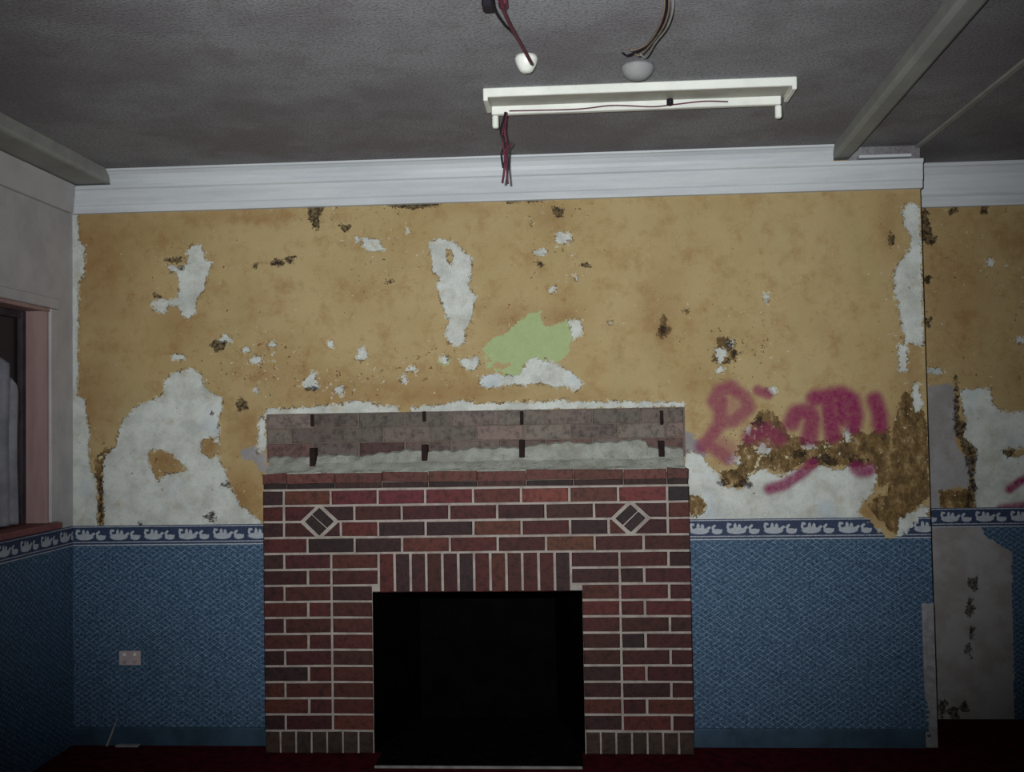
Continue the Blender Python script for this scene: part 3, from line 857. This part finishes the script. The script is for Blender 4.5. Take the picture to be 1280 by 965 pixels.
for r_ in (2, 3):
    z0, z1 = row(r_); zb, zt_ = z0+MJ, z1-MJ
    for sgn in (-1, 1):
        c = sgn*DCX
        def piece(xa, side):      # from joint xa to the diamond; side -1: left of it
            if side < 0: P = [(xa+MJ, zb), (c-hw(zb), zb), (c-hw(zt_), zt_), (xa+MJ, zt_)]
            else: P = [(c+hw(zb), zb), (xa-MJ, zb), (xa-MJ, zt_), (c+hw(zt_), zt_)]
            brick(P)
        if sgn < 0:
            rect(E0, -.9, z0, z1)
            piece(-.9, -1)
            if r_ == 2: piece(-.5625, 1)
            else: piece(-.628, 1); rect(-.628, -.45, z0, z1)
        else:
            rect(.9, E1, z0, z1)
            piece(.9, 1)
            if r_ == 2: piece(.5625, -1)
            else: piece(.628, -1); rect(.45, .628, z0, z1)
    j = [-.5625+.225*i for i in range(6)] if r_ == 2 else [-.45+.225*i for i in range(5)]
    for i in range(len(j)-1): rect(j[i], j[i+1], z0, z1, col=(112, 60, 44) if (r_, i) == (3, 2) else None)
for sgn in (-1, 1):   # the two bricks of each diamond
    c = sgn*DCX
    s2 = 1/math.sqrt(2)
    hl = 0.047
    for k in (-1, 1):
        P = []
        for a, b in ((-1, 0.06), (1, 0.06), (1, 1), (-1, 1)):
            la, lb = a*hl, k*b*hl
            # axes of the diamond: along its joint and across it
            ax = (s2*DHX/.08, sgn*s2*DHZ/.08); ay = (-sgn*s2*DHX/.08, s2*DHZ/.08)
            P.append((c+la*ax[0]+lb*ay[0], DCZ+la*ax[1]+lb*ay[1]))
        if k < 0: P = P[::-1]
        brick(P, col=(56, 38, 40), y=FY-.004)
for r_ in range(5, 16):
    z0, z1 = row(r_)
    left = [E0] + ([-.9] if r_ % 2 else [-.7875]) + [-.675, -.45 if r_ < 7 else OX0-.001]
    right = [.45 if r_ < 7 else OX1+.001, .675] + ([.9] if r_ % 2 else [.7875]) + [E1]
    for j in (left, right):
        for i in range(len(j)-1):
            a, b = j[i], j[i+1]
            if r_ >= 7 and abs(b-OX0) < .01: brick([(a+MJ, z0+MJ), (b, z0+MJ), (b, z1-MJ), (a+MJ, z1-MJ)], light=.95)
            elif r_ >= 7 and abs(a-OX1) < .01: brick([(a, z0+MJ), (b-MJ, z0+MJ), (b-MJ, z1-MJ), (a, z1-MJ)], light=.95)
            else: rect(a, b, z0, z1, light=.95)
for i in range(12):   # soldier arch over the opening
    a = -.45+.075*i
    brick([(a+MJ, OZ), (a+.075-MJ, OZ), (a+.075-MJ, ZT-4*CH-MJ), (a+MJ, ZT-4*CH-MJ)], light=.98)
zb = ZT-15*CH
for a0, a1, n in ((E0, OX0, 7.5), (OX1, E1, 7.3)):     # soldier plinth along the floor
    st = 0.0695
    m = int((a1-a0)/st+.5)
    for i in range(m):
        a = a0+(a1-a0)*i/m; b = a0+(a1-a0)*(i+1)/m
        brick([(a+MJ*.8, 0.0), (b-MJ*.8, 0.0), (b-MJ*.8, zb-MJ), (a+MJ*.8, zb-MJ)], col=(72, 54, 46), light=.9)
# projecting cap course, worn round, with little pointing left
j = [-1.0, -.885, -.655, -.43, -.21, .02, .25, .47, .70, .90, 1.0]
for i in range(len(j)-1):
    e0, e1 = (random.uniform(-.004, .004) for _ in range(2))
    brick([(j[i]+.001, ZT+.032+e0), (j[i+1]-.001, ZT+.032+e1), (j[i+1]-.001, ZT+.079+e1), (j[i]+.001, ZT+.079+e0)], col=random.choice([(104, 60, 54), (96, 54, 50), (110, 64, 54)]), y=FY-.004, dep=.10)
    brick([(j[i]+.003, ZT+.006), (j[i+1]-.003, ZT+.006), (j[i+1]-.003, ZT+.031), (j[i]+.003, ZT+.031)], col=random.choice([(62, 38, 36), (52, 34, 34), (70, 42, 36)]), y=FY+.002, dep=.09)  # darker brick colour paints in the shade of the lower half
# ragged mortar bed that carried the mantel shelf
rng = random.Random(5)
nx = 150
xsb = [-0.99+1.975*i/nx for i in range(nx+1)]
def wob(x, a, b): return math.sin(x*17+a)*.4+math.sin(x*41+b)*.3+math.sin(x*97+a*b)*.3
vs, fs = [], []
for i, x in enumerate(xsb):
    top = 1.385+0.030*(1/(1+math.exp(-(x-.25)*9)))+0.020*(1/(1+math.exp(-(x+.45)*14)))+0.010*wob(x, 1, 2)
    if x > .82: top -= .03
    for y, z in ((0.0, 1.29), (-.105, 1.29), (-.110+.004*wob(x, 3, 1), ZT+.080+.005*wob(x, 2, 5)), (-.088+.006*wob(x, 4, 1), ZT+.094+.006*wob(x, 6, 2)),
                 (-.050+.006*wob(x, 2, 2), 1.352+.006*wob(x, 5, 5)), (-.026+.005*wob(x, 2, 7), top-.006), (-.012, top), (0.0, top+.002)):
        vs.append((x, y, z))
k = 8
for i in range(nx):
    for a in range(k-1): fs.append((i*k+a, i*k+a+1, (i+1)*k+a+1, (i+1)*k+a))
fs += [tuple(range(k)), tuple(range(nx*k, nx*k+k))]
MB().box(-.998, .998, FY+.012, -.001, ZT, ZT+.07).build('mortar', MAT['taupe_mortar'], fp)
mbed = MB().add(vs, fs).build('mortar_bed', MAT['rough_mortar'], fp, smooth=False)
mbed['label'] = 'ragged pale mortar ledge where the mantel shelf was'
# rough brickwork laid bare above the ledge
ZR0, ZR1 = 1.375, 1.590
MB().box(-1.012, 1.0, -0.0075, -.0005, ZR0-.02, ZR1).build('mortar', MAT['taupe_mortar'], fp)
GR = [(128, 112, 104), (122, 108, 102), (130, 110, 102), (120, 106, 98), (128, 104, 96), (122, 112, 102)]
zr = [ZR0, ZR0+.072, ZR0+.143, ZR1-.002]
for r_ in range(3):
    z0, z1 = zr[r_], zr[r_+1]
    st = -1.010; edges = [st]
    first = .12 if r_ % 2 else .225
    x = st+first
    while x < .95: edges.append(x); x += .225
    edges.append(.995)
    for i in range(len(edges)-1):
        a, b = edges[i], edges[i+1]
        c = random.choice(GR)
        if r_ == 0: c = random.choice([(108, 80, 76), (104, 86, 80), (96, 66, 64), (112, 98, 92)])
        brick([(a+.002, z0+.002), (b-.002, z0+.002), (b-.002, z1-.002), (a+.002, z1-.002)], col=c, y=-.0105, dep=.008, light=1.0)
for (px, ya, yb) in ((390, 518, 533), (390, 560, 583), (530, 514, 527), (530, 556, 576), (652, 514, 531), (652, 550, 572), (827, 513, 531), (827, 551, 571)):
    yp = -.07 if ya > 540 else -.015
    a = onY(px, ya, yp); b = onY(px, yb, yp)
    hwid = 0.0085 if ya < 540 else 0.013
    MB().box(a[0]-hwid, a[0]+hwid, yp, -.002, b[2], a[2], .002).build('wooden_plug', MAT['wood_dark'], fp)
for c in fp.children:
    if c.type == 'MESH' and not c.name.startswith('brick'):
        c.matrix_parent_inverse = Matrix.Translation(fp.location).inverted()

# ================================================================== THINGS
# --- bare fluorescent fitting on the ceiling
pL, pR = onZ(604, 122, 2.765), onZ(997, 106, 2.765)
L = pR[0]-pL[0]; yc = (pL[1]+pR[1])/2+0.085
ft = empty('fluorescent_fitting', ((pL[0]+pR[0])/2, yc, CZ))
tag(ft, 'white tubeless fluorescent batten fitting on the ceiling above the fireplace', 'light fitting')
xa, xb = pL[0], pR[0]
def part(mb, name, mat, label=None):
    o = mb.build(name, mat, ft)
    if label: o['label'] = label
    return o
yn, yfz = yc-0.085, yc+0.085
part(MB().box(xa, xb, yn, yn+.016, 2.766, CZ, .003), 'front_rail', MAT['enamel'])
part(MB().box(xa+.004, xb-.004, yn+.02, yfz-.002, 2.775, CZ-.001), 'back_plate', MAT['tray_inside'], 'dulled flat plate of the fitting')
part(MB().box(xa+.02, xb-.03, yfz-.026, yfz, 2.742, 2.776, .003), 'spine', MAT['enamel'])
for x0, x1 in ((xa, xa+.018), (xb-.018, xb)):
    part(MB().box(x0, x1, yn+.001, yfz-.012, 2.752, CZ, .003), 'end_cap', MAT['enamel'])
for x0, s in ((xa+.022, 1), (xb-.052, -1)):
    part(MB().box(x0, x0+.024, yfz-.026, yfz-.002, 2.690, 2.740, .005), 'lamp_holder', MAT['enamel'])
part(MB().lathe([(.010, 0), (.013, -.004), (.013, -.022), (.009, -.026)], (xa+L*.61, yfz-.037, 2.774), 14), 'starter', MAT['wire_dark'], 'small black starter')
p0 = np.array([xa+.075, yfz-.045, 2.742])
def q(px, py, Y): return onY(px, py, Y)
Yw = p0[1]
wires = [
    ([p0, q(628, 170, Yw), q(631, 195, Yw), q(630, 215, Yw), q(628, 229, Yw)], 'wire_maroon', .0045),
    ([p0+[.006, .004, 0], q(631, 165, Yw), q(634, 185, Yw+.01), q(633, 205, Yw), q(635, 230, Yw)], 'wire_maroon', .0040),
    ([p0+[.002, -.004, 0], q(626, 165, Yw-.01), q(632, 180, Yw), q(627, 192, Yw), q(629, 210, Yw)], 'wire_dark', .0045)]
for pts, m, r in wires: MB().tube(spline(pts), r).build('wire', MAT[m], ft, smooth=True)
MB().tube(spline([q(627, 192, Yw-.004), q(632, 188, Yw-.012), q(637, 182, Yw-.004), q(640, 178, Yw)]), .0035).build('wire', MAT['wire_maroon'], ft, smooth=True)
yy = yfz-.030
MB().tube(spline([(xa+.09, yy, 2.752), (xa+L*.30, yy-.004, 2.748), (xa+L*.42, yy-.005, 2.757), (xa+L*.55, yy-.004, 2.747), (xa+L*.62, yy-.004, 2.752), (xa+L*.72, yy-.006, 2.760), (xa+L*.80, yy-.004, 2.756)]), .0028).build('wire', MAT['wire_maroon'], ft, smooth=True)
rebase(ft)

# --- round white ceiling rose with a dark flex led along the ceiling
c = onZ(658, 80, 2.775)
rose = empty('ceiling_rose', (c[0], c[1], CZ))
tag(rose, 'small round white ceiling rose with a maroon flex trailing from it', 'ceiling rose')
MB().lathe([(.040, 0), (.040, -.012), (.034, -.030), (.022, -.050), (.012, -.056)], (c[0], c[1], CZ), 24).build('cover', MAT['enamel'], rose, smooth=True)
def up(px, py, z): return onZ(px, py, z)
MB().tube(spline([(c[0]+.022, c[1]-.02, CZ-.035), up(648, 50, 2.755), up(636, 28, 2.750), up(628, 8, 2.755), up(624, -20, 2.77)]), .0055).build('flex', MAT['wire_maroon'], rose, smooth=True)
MB().tube(spline([(c[0]+.018, c[1]-.026, CZ-.035), up(645, 46, 2.760), up(630, 30, 2.760), up(618, 10, 2.765), up(612, -20, 2.78)]), .0045).build('flex', MAT['wire_dark'], rose, smooth=True)
j0 = up(612, 4, 2.785); 
MB().box(j0[0]-.022, j0[0]+.016, j0[1]-.03, j0[1]+.03, 2.765, CZ, .006).build('junction_block', MAT['wire_dark'], rose)
j1 = up(629, 2, 2.785)
MB().box(j1[0]-.014, j1[0]+.014, j1[1]-.03, j1[1]+.025, 2.768, CZ, .006).build('junction_block', MAT['wire_maroon'], rose)
rebase(rose)

# --- pale round ceiling boss just in front of the fitting
c = onZ(797, 90, 2.78)
tag(MB().lathe([(.060, 0), (.060, -.010), (.050, -.030), (.030, -.046), (.010, -.050)], (c[0], c[1], CZ), 28).build('ceiling_boss', MAT['boss'], smooth=True),
    'pale rounded boss on the ceiling right in front of the batten fitting', 'ceiling boss')

# --- loop of loose cable hanging from the ceiling
ca = empty('hanging_cable', tuple(up(832, -10, CZ)))
tag(ca, 'loop of loose tan and grey cable drooping from the ceiling at the top', 'cable')
for dx, dz, m, tip in ((0, 0, 'wire_tan', (783, 60)), (6, .004, 'wire_tan', (792, 66)), (11, -.003, 'wire_grey', (800, 68)), (3, .006, 'wire_dark', (778, 66))):
    s = up(830+dx, -14, CZ)
    pts = [(s[0], s[1], CZ-.002), up(830+dx, 12, 2.76+dz), up(823+dx, 34, 2.74+dz), up(810+dx*.8, 54, 2.735+dz), up(tip[0]+8, tip[1]+3, 2.73+dz), up(*tip, 2.735+dz)]
    MB().tube(spline(pts), .0032).build('strand', MAT[m], ca, smooth=True)
rebase(ca)

# --- power point on the left dado
a, b = onY(150, 813, 0), onY(177, 831, 0)
so = empty('wall_socket', ((a[0]+b[0])/2, 0, b[2]))
tag(so, 'small pale double power point on the blue wallpaper left of the fireplace', 'socket')
MB().box(a[0], b[0], -.014, -.0035, b[2], a[2], .003).build('faceplate', MAT['socket'], so)
for fx in (.26, .74):
    x = a[0]+(b[0]-a[0])*fx
    MB().box(x-.007, x+.007, -.018, -.0135, a[2]-.024, a[2]-.010, .002).build('switch', MAT['enamel'], so)
    for dx, dz in ((-.006, .020), (.006, .020), (0, .011)):
        MB().box(x+dx-.0017, x+dx+.0017, -.0146, -.0138, b[2]+dz-.003, b[2]+dz+.003).build('slot', MAT['wire_dark'], so)
rebase(so)

# --- scraps lying against the skirting
a, b = onY(147, 897, -.02), onZ(137, 931, .003)
mb = MB().tube([(b[0], b[1]-.03, .006), (a[0]*.5+b[0]*.5, -.035, (a[2])*.5), (a[0], -.02, a[2])], .006, 6, .003)
tag(mb.build('splinter', MAT['scrap']), 'thin pale splinter leaning on the skirting below the power point', 'splinter')
a, b = onZ(150, 929, .004), onZ(178, 929, .004)
tag(MB().box(a[0], b[0], -.045, -.016, 0, .010, .002).build('lath_offcut', MAT['scrap']), 'short pale wood offcut lying along the skirting left of the fireplace', 'offcut')

# --- net curtain gathered inside the window
nY, nZ = 70, 40
cx_ = XL-rv+.062
vs, fs = [], []
for i in range(nY+1):
    y = WY0+.03+(i/nY)*((-0.392)-(WY0+.03))
    t = (i/nY)
    topz = min(2.07, 1.69+0.175*(max(0.0, -0.392-y)/.126)**.6)
    for k in range(nZ+1):
        z = WZ0+.012+(topz-WZ0-.012)*k/nZ
        vs.append((cx_+.014*math.sin(y*75)+.004*math.sin(y*190+z*3), y+.006*math.sin(z*9+y*5), z))
for i in range(nY):
    for k in range(nZ): fs.append((i*(nZ+1)+k, (i+1)*(nZ+1)+k, (i+1)*(nZ+1)+k+1, i*(nZ+1)+k+1))
cu = MB().add(vs, fs).build('net_curtain', MAT['curtain'], smooth=True)
so_ = cu.modifiers.new('thickness', 'SOLIDIFY'); so_.thickness = .002
tag(cu, 'drooping grey lilac net curtain inside the left window', 'curtain')
